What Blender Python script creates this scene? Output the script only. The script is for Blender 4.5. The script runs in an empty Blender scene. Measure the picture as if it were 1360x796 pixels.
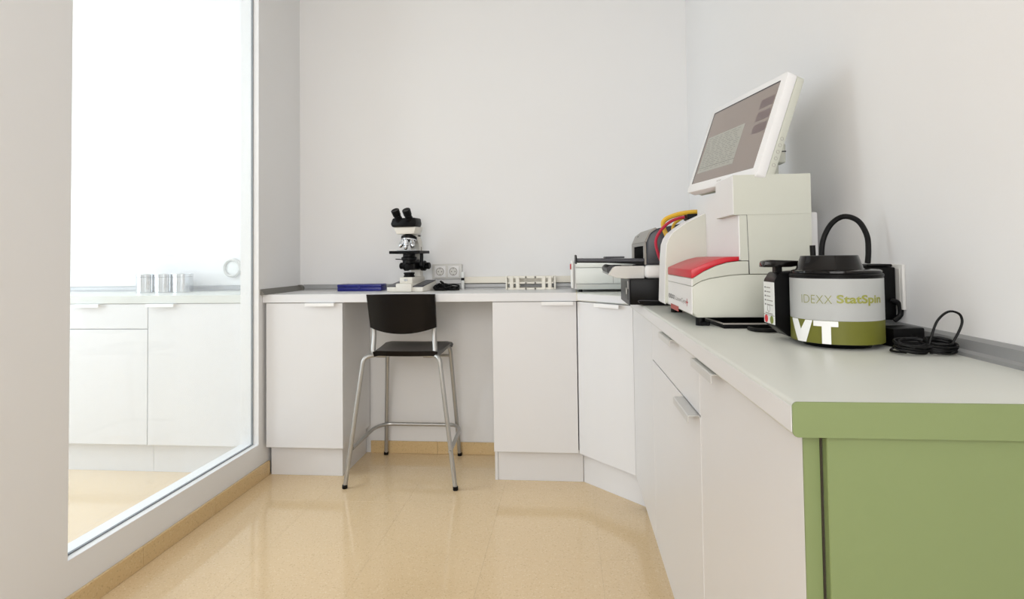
import bpy, bmesh, math, random
from mathutils import Matrix, Vector
random.seed(7)
C = bpy.context.scene.collection
SC = bpy.context.scene

# ---------------------------------------------------------------- camera
cam_d = bpy.data.cameras.new('camera'); cam = bpy.data.objects.new('camera', cam_d); C.objects.link(cam)
cam_d.sensor_fit = 'HORIZONTAL'; cam_d.sensor_width = 36.0
cam_d.lens = 36.0 * 750.0 / 1360.0
cam_d.shift_x = (680.0 - 682.93) / 1360.0
cam_d.shift_y = (320.80 - 398.0) / 1360.0
cam_d.clip_start = 0.02
r_ = Vector((0.99551466, 0.09372461, -0.01289433)); u_ = Vector((0.01552225, -0.02736398, 0.99950501)); f_ = Vector((-0.09332538, 0.99522204, 0.02869606))
cam.matrix_world = Matrix(((r_.x, u_.x, -f_.x, 0), (r_.y, u_.y, -f_.y, 0), (r_.z, u_.z, -f_.z, 1.0683), (0, 0, 0, 1)))
SC.camera = cam

# ---------------------------------------------------------------- light
w = bpy.data.worlds.new('world'); SC.world = w; w.use_nodes = True
w.node_tree.nodes['Background'].inputs[0].default_value = (0.93, 0.96, 1.0, 1)
w.node_tree.nodes['Background'].inputs[1].default_value = 1.0
def area(name, loc, target, sx, sy, power, col):
    d = bpy.data.lights.new(name, 'AREA'); d.shape = 'RECTANGLE'; d.size = sx; d.size_y = sy; d.energy = power; d.color = col
    o = bpy.data.objects.new(name, d); C.objects.link(o); o.location = loc
    o.rotation_euler = (Vector(target) - Vector(loc)).to_track_quat('-Z', 'Y').to_euler()
    return o
area('window_area_light', (-4.32, 1.45, 1.65), (-3.0, 1.45, 1.65), 2.5, 1.9, 73, (0.84, 0.925, 1.0))
area('next_room_fill', (-2.9, 1.2, 2.70), (-2.9, 1.2, 0), 1.2, 1.2, 5, (0.92, 0.96, 1.0))  # unseen lamp added to brighten the next room
area('window_area_light', (-0.45, -1.42, 1.65), (-0.45, 1.0, 1.65), 1.7, 1.7, 40, (1.0, 0.965, 0.935))  # fill lamp outside an unseen window added behind the camera
SC.view_settings.view_transform = 'Standard'; SC.view_settings.look = 'None'
SC.view_settings.gamma = 1.0; SC.view_settings.use_curve_mapping = False
SC.view_settings.exposure = 0.17

# ---------------------------------------------------------------- materials
def lin(c):
    return tuple((v / 255 / 12.92 if v / 255 <= 0.04045 else ((v / 255 + 0.055) / 1.055) ** 2.4) for v in c) + (1.0,)
def mat(name, rgb, rough=0.5, metal=0.0, spec=0.5, var=0.03, vscale=6.0, bump=0.0, bscale=200.0, emit=0.0, coat=0.0):
    m = bpy.data.materials.new(name); m.use_nodes = True
    nt = m.node_tree; b = nt.nodes['Principled BSDF']
    col = lin(rgb)
    tc = nt.nodes.new('ShaderNodeTexCoord'); no = nt.nodes.new('ShaderNodeTexNoise')
    no.inputs['Scale'].default_value = vscale; no.inputs['Detail'].default_value = 3
    nt.links.new(tc.outputs['Object'], no.inputs['Vector'])
    mx = nt.nodes.new('ShaderNodeMix'); mx.data_type = 'RGBA'
    mx.inputs[6].default_value = tuple(c * (1 - var) for c in col[:3]) + (1,)
    mx.inputs[7].default_value = tuple(min(1, c * (1 + var)) for c in col[:3]) + (1,)
    nt.links.new(no.outputs['Fac'], mx.inputs[0]); nt.links.new(mx.outputs[2], b.inputs['Base Color'])
    b.inputs['Roughness'].default_value = rough; b.inputs['Metallic'].default_value = metal
    b.inputs['Specular IOR Level'].default_value = spec; b.inputs['Coat Weight'].default_value = coat
    if bump:
        n2 = nt.nodes.new('ShaderNodeTexNoise'); n2.inputs['Scale'].default_value = bscale
        nt.links.new(tc.outputs['Object'], n2.inputs['Vector'])
        bp = nt.nodes.new('ShaderNodeBump'); bp.inputs['Strength'].default_value = bump; bp.inputs['Distance'].default_value = 0.002
        nt.links.new(n2.outputs['Fac'], bp.inputs['Height']); nt.links.new(bp.outputs['Normal'], b.inputs['Normal'])
    if emit:
        nt.links.new(mx.outputs[2], b.inputs['Emission Color']); b.inputs['Emission Strength'].default_value = emit
    return m
def terrazzo(name, rgb, rough, dark, light):
    m = mat(name, rgb, rough, var=0.05, vscale=2.5)
    nt = m.node_tree; b = nt.nodes['Principled BSDF']; tc = [n for n in nt.nodes if n.type == 'TEX_COORD'][0]
    geo = nt.nodes.new('ShaderNodeNewGeometry')
    vo = nt.nodes.new('ShaderNodeTexVoronoi'); vo.inputs['Scale'].default_value = 260
    nt.links.new(geo.outputs['Position'], vo.inputs['Vector'])
    cr = nt.nodes.new('ShaderNodeValToRGB'); sep = nt.nodes.new('ShaderNodeSeparateColor')
    nt.links.new(vo.outputs['Color'], sep.inputs[0]); nt.links.new(sep.outputs[0], cr.inputs[0])
    e = cr.color_ramp.elements; e[0].position = 0.0; e[0].color = lin(dark); e[1].position = 1.0; e[1].color = lin(light)
    for p, c in ((0.10, rgb), (0.88, rgb)):
        k = e.new(p); k.color = lin(c)
    mx = nt.nodes.new('ShaderNodeMix'); mx.data_type = 'RGBA'; mx.inputs[0].default_value = 0.55
    src = b.inputs['Base Color'].links[0].from_socket
    nt.links.new(src, mx.inputs[6]); nt.links.new(cr.outputs[0], mx.inputs[7]); nt.links.new(mx.outputs[2], b.inputs['Base Color'])
    return m
M = {}
M['wall'] = mat('wall_paint', (235, 235, 235), 0.75, var=0.012, vscale=1.2, bump=0.06, bscale=260)
M['ceiling'] = mat('ceiling_paint', (240, 240, 238), 0.8, var=0.01)
M['frame'] = mat('frame_lacquer', (240, 241, 242), 0.45, var=0.01)
M['floor'] = terrazzo('floor_terrazzo', (229, 203, 163), 0.07, (198, 168, 126), (244, 226, 192))
M['grout'] = mat('grout', (214, 188, 146), 0.7)
M['skirt'] = terrazzo('skirting_terrazzo', (216, 188, 140), 0.3, (178, 146, 104), (226, 204, 164))
M['white'] = mat('white_laminate', (227, 227, 228), 0.35, var=0.01)
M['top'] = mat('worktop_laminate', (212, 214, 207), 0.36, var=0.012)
M['green'] = mat('green_laminate', (125, 140, 93), 0.38, var=0.02, vscale=3)
M['carcass'] = mat('carcass_board', (205, 190, 168), 0.6)
M['alu'] = mat('brushed_aluminium', (160, 161, 162), 0.45, 0.4, var=0.04, vscale=30)
M['aludark'] = mat('dark_aluminium_cap', (120, 118, 112), 0.5, 0.3)
M['handle'] = mat('satin_handle', (214, 214, 212), 0.32, 0.35, var=0.02)
M['handlew'] = mat('white_handle', (244, 244, 244), 0.35, var=0.01)
M['gasket'] = mat('grey_gasket', (120, 126, 130), 0.5)
M['steel'] = mat('polished_steel', (205, 207, 210), 0.16, 1.0, var=0.02)
M['chairmetal'] = mat('silver_paint', (176, 175, 172), 0.32, 0.65, var=0.03, vscale=20)
M['chairseat'] = mat('dark_brown_plastic', (10, 6, 5), 0.30, spec=0.2, var=0.06, bump=0.05, bscale=500)
M['black'] = mat('black_plastic', (7, 7, 8), 0.36, spec=0.16, var=0.05)
M['cavity_shade'] = mat('matt_black_cavity_shade', (5, 5, 6), 0.9, spec=0.05)
M['cream'] = mat('cream_plastic', (236, 231, 218), 0.45, var=0.01)
M['gap_shade'] = mat('dark_gap_shade', (52, 46, 34), 0.7)
M['blackgloss'] = mat('smoked_black_plastic', (10, 7, 6), 0.12, spec=0.3, var=0.04, coat=0.0)
M['cable'] = mat('black_rubber', (7, 7, 8), 0.5, spec=0.2, var=0.05)
M['dgrey'] = mat('dark_grey_plastic', (36, 36, 40), 0.4, var=0.04)
M['bluegrey'] = mat('blue_grey_plastic', (46, 47, 56), 0.35, var=0.04)
M['mgrey'] = mat('mid_grey_plastic', (150, 146, 140), 0.45, var=0.03)
M['lgrey'] = mat('light_grey_plastic', (212, 211, 207), 0.45, var=0.02)
M['instr'] = mat('instrument_white', (232, 232, 232), 0.42, var=0.01)
M['instr_shaded'] = mat('instrument_grey_shaded', (199, 201, 190), 0.45, var=0.012)  # instrument grey-white with the shade of camera-facing sides put into its colour
M['mint'] = mat('pale_mint_plastic', (228, 233, 230), 0.4, var=0.01)
M['red'] = mat('red_plastic', (196, 28, 44), 0.35, var=0.03)
M['redcable'] = mat('red_cable', (176, 30, 60), 0.4, var=0.03)
M['yellowcable'] = mat('yellow_cable', (222, 176, 50), 0.4, var=0.03)
M['blue'] = mat('blue_plastic', (14, 22, 118), 0.35, var=0.05)
M['olive'] = mat('olive_print', (146, 148, 62), 0.4, var=0.02)
M['label'] = mat('white_label', (236, 238, 236), 0.4, var=0.008)
M['ink'] = mat('dark_ink', (58, 58, 60), 0.6)
M['seam'] = mat('seam_shadow_gap', (120, 118, 114), 0.7)
M['led'] = mat('stop_button_red', (214, 20, 40), 0.4)
M['ledg'] = mat('start_button_green', (128, 140, 60), 0.4)
M['scope'] = mat('microscope_enamel', (226, 222, 212), 0.35, var=0.015)
M['plate'] = mat('graphite_plate', (72, 72, 78), 0.35, var=0.03)
M['screen'] = mat('screen_background', (140, 130, 124), 0.25, var=0.02, emit=0.10)
M['screenwin'] = mat('screen_window', (158, 158, 150), 0.3, var=0.05, vscale=90, emit=0.12)
M['screenbtn'] = mat('screen_button', (112, 98, 98), 0.3, var=0.03, emit=0.06)
M['screenline'] = mat('screen_text', (112, 112, 108), 0.4, emit=0.05)
M['yellowish'] = mat('seam_filler', (222, 214, 178), 0.5)
g = bpy.data.materials.new('clear_glass'); g.use_nodes = True; nt = g.node_tree
nt.nodes.remove(nt.nodes['Principled BSDF'])
tr = nt.nodes.new('ShaderNodeBsdfTransparent'); tr.inputs[0].default_value = (0.975, 0.985, 0.985, 1)
gl = nt.nodes.new('ShaderNodeBsdfGlossy'); gl.inputs['Roughness'].default_value = 0.0
lw = nt.nodes.new('ShaderNodeLayerWeight'); lw.inputs['Blend'].default_value = 0.5
pw = nt.nodes.new('ShaderNodeMath'); pw.operation = 'POWER'; pw.inputs[1].default_value = 5.0; nt.links.new(lw.outputs['Facing'], pw.inputs[0])
fr = nt.nodes.new('ShaderNodeMath'); fr.operation = 'MULTIPLY_ADD'; fr.inputs[1].default_value = 0.9; fr.inputs[2].default_value = 0.03; nt.links.new(pw.outputs[0], fr.inputs[0])
mx = nt.nodes.new('ShaderNodeMixShader'); nt.links.new(fr.outputs[0], mx.inputs[0]); nt.links.new(tr.outputs[0], mx.inputs[1]); nt.links.new(gl.outputs[0], mx.inputs[2])
# translucent mix paints a bright haze over what lies behind the pane
tl_ = nt.nodes.new('ShaderNodeBsdfTranslucent'); tl_.inputs[0].default_value = (0.93, 0.95, 0.97, 1)
m2 = nt.nodes.new('ShaderNodeMixShader'); m2.inputs[0].default_value = 0.09
nt.links.new(mx.outputs[0], m2.inputs[1]); nt.links.new(tl_.outputs[0], m2.inputs[2])
nt.links.new(m2.outputs[0], nt.nodes['Material Output'].inputs[0]); M['glass'] = g

# ---------------------------------------------------------------- mesh helpers
def _bev(bm, verts, bev, seg):
    if bev > 0:
        es = list({e for v in verts for e in v.link_edges})
        bmesh.ops.bevel(bm, geom=es, offset=bev, segments=seg, affect='EDGES', profile=0.5, clamp_overlap=True)
def box(x0, x1, y0, y1, z0, z1, bev=0.0, seg=2, bm=None, mtx=None):
    bm = bm or bmesh.new(); tmp = bmesh.new()
    r = bmesh.ops.create_cube(tmp, size=1.0)
    for v in tmp.verts:
        v.co = Vector((x0 + (v.co.x + .5) * (x1 - x0), y0 + (v.co.y + .5) * (y1 - y0), z0 + (v.co.z + .5) * (z1 - z0)))
    _bev(tmp, tmp.verts, bev, seg)
    return merge(bm, tmp, mtx)
def merge(bm, tmp, mtx=None):
    if mtx: bmesh.ops.transform(tmp, matrix=mtx, verts=tmp.verts)
    me = bpy.data.meshes.new('tmp'); tmp.to_mesh(me); tmp.free(); bm.from_mesh(me); bpy.data.meshes.remove(me)
    return bm
def prism(pts, axis, a, b, bev=0.0, seg=2, bm=None, mtx=None):
    bm = bm or bmesh.new(); tmp = bmesh.new()
    def P(p, t):
        return {'x': (t, p[0], p[1]), 'y': (p[0], t, p[1]), 'z': (p[0], p[1], t)}[axis]
    A = [tmp.verts.new(P(p, a)) for p in pts]; B = [tmp.verts.new(P(p, b)) for p in pts]
    n = len(pts)
    tmp.faces.new(A); tmp.faces.new(list(reversed(B)))
    for i in range(n): tmp.faces.new((A[i], B[i], B[(i + 1) % n], A[(i + 1) % n]))
    bmesh.ops.recalc_face_normals(tmp, faces=tmp.faces)
    _bev(tmp, tmp.verts, bev, seg)
    return merge(bm, tmp, mtx)
def lathe(prof, seg=32, bm=None, mtx=None, cap=True):
    bm = bm or bmesh.new(); tmp = bmesh.new(); rings = []
    for r, z in prof:
        rings.append([tmp.verts.new((r * math.cos(2 * math.pi * i / seg), r * math.sin(2 * math.pi * i / seg), z)) for i in range(seg)])
    for k in range(len(rings) - 1):
        for i in range(seg):
            j = (i + 1) % seg; tmp.faces.new((rings[k][i], rings[k][j], rings[k + 1][j], rings[k + 1][i]))
    if cap:
        tmp.faces.new(list(reversed(rings[0]))); tmp.faces.new(rings[-1])
    bmesh.ops.recalc_face_normals(tmp, faces=tmp.faces)
    return merge(bm, tmp, mtx)
def smooth_path(pts, n=6, closed=False):
    P = [Vector(p) for p in pts]; out = []; m = len(P)
    rng = range(m) if closed else range(m - 1)
    for i in rng:
        if closed: p0, p1, p2, p3 = P[(i - 1) % m], P[i], P[(i + 1) % m], P[(i + 2) % m]
        else: p0, p1, p2, p3 = P[max(i - 1, 0)], P[i], P[i + 1], P[min(i + 2, m - 1)]
        for k in range(n):
            t = k / n
            out.append(0.5 * ((2 * p1) + (-p0 + p2) * t + (2 * p0 - 5 * p1 + 4 * p2 - p3) * t * t + (-p0 + 3 * p1 - 3 * p2 + p3) * t ** 3))
    if not closed: out.append(P[-1])
    return out
def tube(pts, r, seg=8, bm=None, smooth=0, closed=False, mtx=None):
    bm = bm or bmesh.new(); tmp = bmesh.new()
    P = smooth_path(pts, smooth, closed) if smooth else [Vector(p) for p in pts]
    n = len(P); rings = []; nrm = None
    for i in range(n):
        if closed: t = (P[(i + 1) % n] - P[i - 1])
        else: t = P[min(i + 1, n - 1)] - P[max(i - 1, 0)]
        t.normalize()
        if nrm is None:
            nrm = t.cross(Vector((0, 0, 1)) if abs(t.z) < 0.9 else Vector((1, 0, 0))).normalized()
        else:
            nrm = (nrm - t * nrm.dot(t)).normalized()
        bn = t.cross(nrm)
        rr = r[i] if isinstance(r, (list, tuple)) else r
        rings.append([tmp.verts.new(P[i] + rr * (math.cos(2 * math.pi * k / seg) * nrm + math.sin(2 * math.pi * k / seg) * bn)) for k in range(seg)])
    for i in range(n if closed else n - 1):
        a, b = rings[i], rings[(i + 1) % n]
        for k in range(seg):
            tmp.faces.new((a[k], a[(k + 1) % seg], b[(k + 1) % seg], b[k]))
    if not closed:
        tmp.faces.new(list(reversed(rings[0]))); tmp.faces.new(rings[-1])
    bmesh.ops.recalc_face_normals(tmp, faces=tmp.faces)
    return merge(bm, tmp, mtx)
def fillet(pts, r, n=5):
    P = [Vector(p) for p in pts]; out = [P[0]]
    for i in range(1, len(P) - 1):
        a = (P[i - 1] - P[i]); b = (P[i + 1] - P[i]); rr = min(r, a.length * .45, b.length * .45)
        A = P[i] + a.normalized() * rr; B = P[i] + b.normalized() * rr
        for k in range(n + 1):
            t = k / n; out.append((1 - t) ** 2 * A + 2 * t * (1 - t) * P[i] + t * t * B)
    out.append(P[-1]); return out
def cyl(p0, p1, r, seg=20, bm=None, r1=None):
    p0, p1 = Vector(p0), Vector(p1); d = p1 - p0
    m = Matrix.Translation(p0) @ d.to_track_quat('Z', 'Y').to_matrix().to_4x4()
    return lathe([(r, 0), (r if r1 is None else r1, d.length)], seg, bm, m)
def obj(name, bm, m, parent=None, smooth=True, angle=35):
    me = bpy.data.meshes.new(name); bm.to_mesh(me); bm.free()
    me.materials.append(M[m] if isinstance(m, str) else m)
    if smooth:
        for p in me.polygons: p.use_smooth = True
        me.set_sharp_from_angle(angle=math.radians(angle))
    o = bpy.data.objects.new(name, me); C.objects.link(o)
    if parent: o.parent = parent
    return o
def thing(name, label, cat, loc=(0, 0, 0), rotz=0.0, group=None):
    o = bpy.data.objects.new(name, None); C.objects.link(o); o.empty_display_size = 0.05
    o.location = loc; o.rotation_euler = (0, 0, rotz); o['label'] = label; o['category'] = cat
    if group: o['group'] = group
    return o
def tag(o, label, cat, group=None):
    o['label'] = label; o['category'] = cat
    if group: o['group'] = group
    return o
def struct(name, bm, m, label=None, parent=None):
    o = obj(name, bm, m, parent)
    if not parent:
        o['kind'] = 'structure'
        if label: o['label'] = label
    return o
def text_bm(s, size, offset=0.0, depth=0.0):
    cu = bpy.data.curves.new('txt', 'FONT'); cu.body = s; cu.size = size; cu.offset = offset; cu.extrude = depth; cu.resolution_u = 4
    ob = bpy.data.objects.new('txt', cu); C.objects.link(ob)
    dg = bpy.context.evaluated_depsgraph_get(); dg.update()
    me = bpy.data.meshes.new_from_object(ob.evaluated_get(dg)); bm = bmesh.new(); bm.from_mesh(me)
    bpy.data.objects.remove(ob); bpy.data.curves.remove(cu); bpy.data.meshes.remove(me)
    return bm
def fit_text(s, x0, x1, y0, y1, offset=0.0, xonly=False):
    bm = text_bm(s, 1.0, offset)
    xs = [v.co.x for v in bm.verts]; ys = [v.co.y for v in bm.verts]
    ax, bx, ay, by = min(xs), max(xs), min(ys), max(ys)
    for v in bm.verts:
        v.co = Vector((x0 + (v.co.x - ax) / (bx - ax) * (x1 - x0), y0 + (v.co.y - ay) / (by - ay) * (y1 - y0), 0))
    return bm

# ---------------------------------------------------------------- dimensions
XL, XLo = -1.508, -1.602          # the partition's two faces
YB, XR = 3.074, 0.652             # back wall, right wall
YJ0, YJ1, ZS, ZL = 1.588, 2.642, 0.173, 2.46   # glazed opening
YF, XO, ZC = -1.3, -4.2, 2.75     # wall behind camera, far wall of the next room, ceiling
H = 0.90

# ---------------------------------------------------------------- setting
fl = struct('floor', box(XO, XR, YF, YB, -0.10, -0.0035), 'grout', 'polished beige terrazzo tile floor')
PX, PY, GAP = 0.41, 0.41, 0.00022
cache = {}
def tile(x0, x1, y0, y1):
    key = (round(x1 - x0, 4), round(y1 - y0, 4))
    if key not in cache:
        bm = bmesh.new(); sx, sy = key; b = 0.0003
        lo = [bm.verts.new(p) for p in ((0, 0, -.0035), (sx, 0, -.0035), (sx, sy, -.0035), (0, sy, -.0035))]
        mi = [bm.verts.new(p) for p in ((0, 0, -b / 2), (sx, 0, -b / 2), (sx, sy, -b / 2), (0, sy, -b / 2))]
        hi = [bm.verts.new(p) for p in ((b, b, 0), (sx - b, b, 0), (sx - b, sy - b, 0), (b, sy - b, 0))]
        bm.faces.new(hi)
        for A, B in ((lo, mi), (mi, hi)):
            for i in range(4): bm.faces.new((A[i], A[(i + 1) % 4], B[(i + 1) % 4], B[i]))
        me = bpy.data.meshes.new('floor_tile'); bm.to_mesh(me); bm.free(); me.materials.append(M['floor']); cache[key] = me
    o = bpy.data.objects.new('floor_tile', cache[key]); C.objects.link(o); o.parent = fl; o.location = (x0, y0, 0)
def tile_field(xa, xb, ya, yb):
    ks = range(int(math.floor((xa - 0.10) / PX)), int(math.ceil((xb - 0.10) / PX)))
    js = range(int(math.floor((ya - 2.04) / PY)), int(math.ceil((yb - 2.04) / PY)))
    for k in ks:
        for j in js:
            x0, x1 = max(xa, 0.10 + k * PX) + GAP, min(xb, 0.10 + (k + 1) * PX) - GAP
            y0, y1 = max(ya, 2.04 + j * PY) + GAP, min(yb, 2.04 + (j + 1) * PY) - GAP
            if x1 - x0 > 0.01 and y1 - y0 > 0.01: tile(x0, x1, y0, y1)
tile_field(XL, XR, YF, YB)
tile_field(XO, XLo, YF, YB)

struct('wall_back', box(XO - .1, XR + .1, YB, YB + .1, -.1, ZC + .1), 'wall', 'off-white painted back wall')
struct('wall_right', box(XR, XR + .1, YF - .1, YB, -.1, ZC + .1), 'wall', 'white painted right wall')
bm = box(XO - .1, -1.3, YF - .1, YF, -.1, ZC + .1); box(.4, XR + .1, YF - .1, YF, -.1, ZC + .1, bm=bm)
box(-1.3, .4, YF - .1, YF, -.1, .8, bm=bm); box(-1.3, .4, YF - .1, YF, 2.5, ZC + .1, bm=bm)
struct('wall_front', bm, 'wall', 'white wall behind the viewer with a window added for fill light')
bm = bmesh.new()
for x in (-1.3, -.475, .35): box(x, x + .05, YF - .07, YF - .02, .8, 2.5, bm=bm)
for z in (.8, 2.45): box(-1.3, .4, YF - .07, YF - .02, z, z + .05, bm=bm)
struct('fill_window', bm, 'frame', 'white frame of the added fill-light window behind the viewer')
struct('ceiling', box(XO, XR, YF, YB, ZC, ZC + .1), 'ceiling', 'white ceiling')
bm = box(XLo, XL, YF, YJ0, -.003, ZC)
box(XLo, XL, YJ0, YJ1, -.003, ZS, bm=bm); box(XLo, XL, YJ1, YB, -.003, ZC, bm=bm); box(XLo, XL, YJ0, YJ1, ZL, ZC, bm=bm)
struct('wall_left', bm, 'wall', 'white partition wall with a large glazed opening')
# far wall of the neighbouring room, with its daylight window
bm = box(XO - .1, XO, YF, .2, -.1, ZC); box(XO - .1, XO, 2.7, YB, -.1, ZC, bm=bm)
box(XO - .1, XO, .2, 2.7, -.1, .7, bm=bm); box(XO - .1, XO, .2, 2.7, 2.6, ZC, bm=bm)
struct('wall_far', bm, 'wall', 'far wall of the neighbouring room with a wide window')
bm = bmesh.new()
for y in (.2, 1.42, 2.65): box(XO - .07, XO - .02, y, y + .05, .7, 2.6, bm=bm)
for z in (.7, 2.55): box(XO - .07, XO - .02, .2, 2.7, z, z + .05, bm=bm)
struct('window_2', bm, 'frame', 'white window frame in the neighbouring room')
# interior glazing
XG = -1.541
win = struct('window_1', box(XG - .005, XG + .005, YJ0 + .001, YJ1 - .004, ZS + .003, ZL - .003), 'glass', 'large clear glass pane in the partition wall')
bm = box(XG - .004, XG + .006, YJ0 + .001, YJ1 - .001, ZS + .0012, ZS + .0045); box(XG - .004, XG + .006, YJ1 - .0045, YJ1 - .0005, ZS + .0045, ZL - .002, bm=bm)
obj('gasket', bm, 'gasket', win)
# lacquered reveal linings of the opening
bm = box(XLo + .0005, XL - .0005, YJ0 + .0005, YJ1 - .0005, ZS + .0002, ZS + .001)
struct('trim_1', bm, 'frame', 'white sill lining of the glazed opening')
# skirting
def skirting(name, x0, x1, y0, y1, z1, along, cuts, label):
    a, b = (x0, x1) if along == 'x' else (y0, y1)
    base = struct(name, box(x0 + (.002 if along == 'y' else 0), x1 - (.004 if along == 'y' else 0), y0 + (.004 if along == 'x' else 0), y1, 0, z1 - .004), 'grout', label)
    cs = [a] + [c for c in sorted(cuts) if a + .02 < c < b - .02] + [b]
    for i in range(len(cs) - 1):
        u, v = cs[i] + .0008, cs[i + 1] - .0008
        if along == 'x': bmx = box(u, v, y0, y1 - .001, .0005, z1, .0012, 1)
        else: bmx = box(x0 + .001, x1, u, v, .0005, z1, .0012, 1)
        obj('skirting_tile', bmx, 'skirt', base)
skirting('baseboard_left', XL, XL + .012, YF, 2.728, .070, 'y', [1.88 - .41 * k for k in range(-2, 8)], 'beige terrazzo skirting along the partition wall')
skirting('baseboard_back', -1.098, -.364, YB - .012, YB, .066, 'x', [-1.132 + .41 * k for k in range(0, 3)], 'beige terrazzo skirting in the knee space')
# aluminium rails where the worktops meet the walls
RP = [(0, 0), (.018, 0), (.018, .006), (.012, .010), (.010, .026), (.004, .031), (0, .031)]
struct('trim_2', prism([(YB - a, H + b) for a, b in RP], 'x', XL + .022, .04), 'alu', 'aluminium rail along the back worktop')
struct('trim_3', prism([(XR - a, H + b) for a, b in RP], 'y', .682, YB - .02), 'alu', 'aluminium rail along the right worktop')
LP = [(0, 0), (.024, 0), (.020, .008), (.004, .028), (0, .028)]
struct('trim_4', prism([(XL + a, H + b) for a, b in LP], 'y', 2.655, YB - .03), 'aludark', 'grey rail on the partition side of the worktop')
struct('trim_5', prism([(XL + .001, H), (XL + .032, H), (XL + .03, H + .02), (XL + .014, H + .03), (XL + .001, H + .03)], 'y', YB - .03, YB - .001), 'aludark', 'dark corner cap of the rails')
struct('trim_6', prism([(XLo - a, H + b) for a, b in LP], 'y', 2.70, YB - .03), 'aludark', 'grey rail beside the glass in the neighbouring room')
struct('trim_7', prism([(YB - a, H + b) for a, b in RP], 'x', XO, XLo - .022), 'alu', 'aluminium rail behind the steel cans')

# ---------------------------------------------------------------- worktops
YW, T0 = 2.677, 0.86
wt = obj('worktop', box(XL + .001, .040, YW, YB - .001, T0, H, .0015, 1), 'white')
tag(wt, 'straight white worktop under the microscope and blue box', 'worktop')
outline = [(.042, YW), (.252, 2.447), (.252, .676), (XR - .001, .676), (XR - .001, YB - .001), (.042, YB - .001)]
tmp = bmesh.new()
prism(outline, 'z', T0, H, bm=tmp)
es = [e for e in tmp.edges if abs(e.verts[0].co.z - e.verts[1].co.z) < 1e-5 and all((v.co.x < .253 and v.co.y < YW + .001) for v in e.verts)]
bmesh.ops.bevel(tmp, geom=es, offset=.006, segments=3, affect='EDGES', profile=.5)
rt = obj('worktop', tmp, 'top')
tag(rt, 'white worktop with a green end edge, running from the corner along the right wall', 'worktop')
fbm = prism([(.042, YW - .0008), (.2518, 2.4462), (.2512, 2.4462), (.2512, .6765), (.2525, .6765), (.2525, 2.4475), (.042, YW + .001)], 'z', T0 + .0055, H - .0055)
obj('front_edge_band', fbm, 'white', rt)
obj('front_edge_band', box(XL + .0015, .0400, YW - .0008, YW + .001, T0 + .001, H - .001), 'white', wt)
# end band with rounded corners
def rrect(x0, x1, z0, z1, r, n=5, corners='lr'):
    pts = []
    for (cx, cz, a0, on) in ((x1 - r, z1 - r, 0, 'r' in corners), (x0 + r, z1 - r, 90, 'l' in corners), (x0 + r, z0 + r, 180, 'l' in corners), (x1 - r, z0 + r, 270, 'r' in corners)):
        if on:
            for k in range(n + 1):
                a = math.radians(a0 + 90 * k / n); pts.append((cx + r * math.cos(a), cz + r * math.sin(a)))
        else:
            pts.append((x1 if a0 in (0, 270) else x0, z1 if a0 in (0, 90) else z0))
    return pts
eb = obj('end_edge_band', prism(rrect(.252, XR - .001, T0, H, .006, corners='l'), 'y', .674, .6762), 'green', rt); eb['label'] = 'green edge band on the worktop end'
obj('joint_strip', box(.0385, .0425, YW - .0004, YW + .30, T0 + .001, H + .0002), 'yellowish', rt)
ow = obj('worktop', box(XO, XLo - .001, YW, YB - .001, T0, H, .0015, 1), 'top')
tag(ow, 'white worktop beyond the glass, carrying three steel cans', 'worktop')

# ---------------------------------------------------------------- cabinets
DT = .018
def lip_handle(length):          # built along +x, door face at y = 0, outward is -y, top at z = 0
    bm = prism([(.001, 0), (-.022, 0), (-.024, -.002), (-.024, -.016), (-.0225, -.016), (-.0225, -.0035), (-.021, -.0018), (.001, -.0018)], 'x', 0, length)
    return bm
def place(bm, x, y, z, rz=0):
    bmesh.ops.transform(bm, matrix=Matrix.Translation((x, y, z)) @ Matrix.Rotation(rz, 4, 'Z'), verts=bm.verts); return bm
def dot_box(*a, **k): return box(*a, **k)
YD = 2.683      # door fronts of the back run
def back_cab(label, x0, x1, hx, doors, plx0, plx1, side_end=False, hm='handlew', group=None):
    t = thing('base_cabinet', label, 'cabinet', ((x0 + x1) / 2, YD + .18, 0)); ox, oy = t.location.x, t.location.y
    S = lambda b: place(b, -ox, -oy, 0)
    obj('body', S(box(x0 + .001, x1 - .001, YD + DT + .001, YB - .014, .149, T0 - .001)), 'white', t)
    for (z0, z1, h) in doors:
        d = obj('drawer' if z1 - z0 < .2 else 'door', S(box(x0 + .001, x1 - .001, YD, YD + DT, z0, z1, .0012, 1)), 'white', t)
        if h is not None: obj('handle', S(place(lip_handle(.148), h, YD, z1 + .0015)), hm, d)
    obj('plinth', S(box(plx0, plx1, 2.729, YB - .014, .0005, .1485)), 'white', t)
    return t
t = back_cab('white base cabinet left of the black stool, against the glazed partition', -1.494, -1.100, -1.278, [(.149, .857, -1.282)], -1.490, -1.122)
t = back_cab('white base cabinet right of the black stool, below the tube rack', -.361, .039, None, [(.149, .857, -.125)], -.346, .060)
obj('plinth_end', place(box(-.362, -.3475, 2.727, YB - .014, .0005, .148), -t.location.x, -t.location.y, 0), 'white', t)
back_cab('white cabinet with a top drawer behind the glass', -2.718, -2.121, None, [(.149, .728, None), (.732, .857, -2.52)], -2.718, -2.121)
back_cab('white single door cabinet behind the glass, under the steel cans', -2.119, XLo - .003, None, [(.149, .857, -2.115)], -2.119, XLo - .003)
back_cab('white cabinet behind the glass mostly hidden by the near partition wall', -3.318, -2.720, None, [(.149, .857, -3.1)], -3.318, -2.720)

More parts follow.
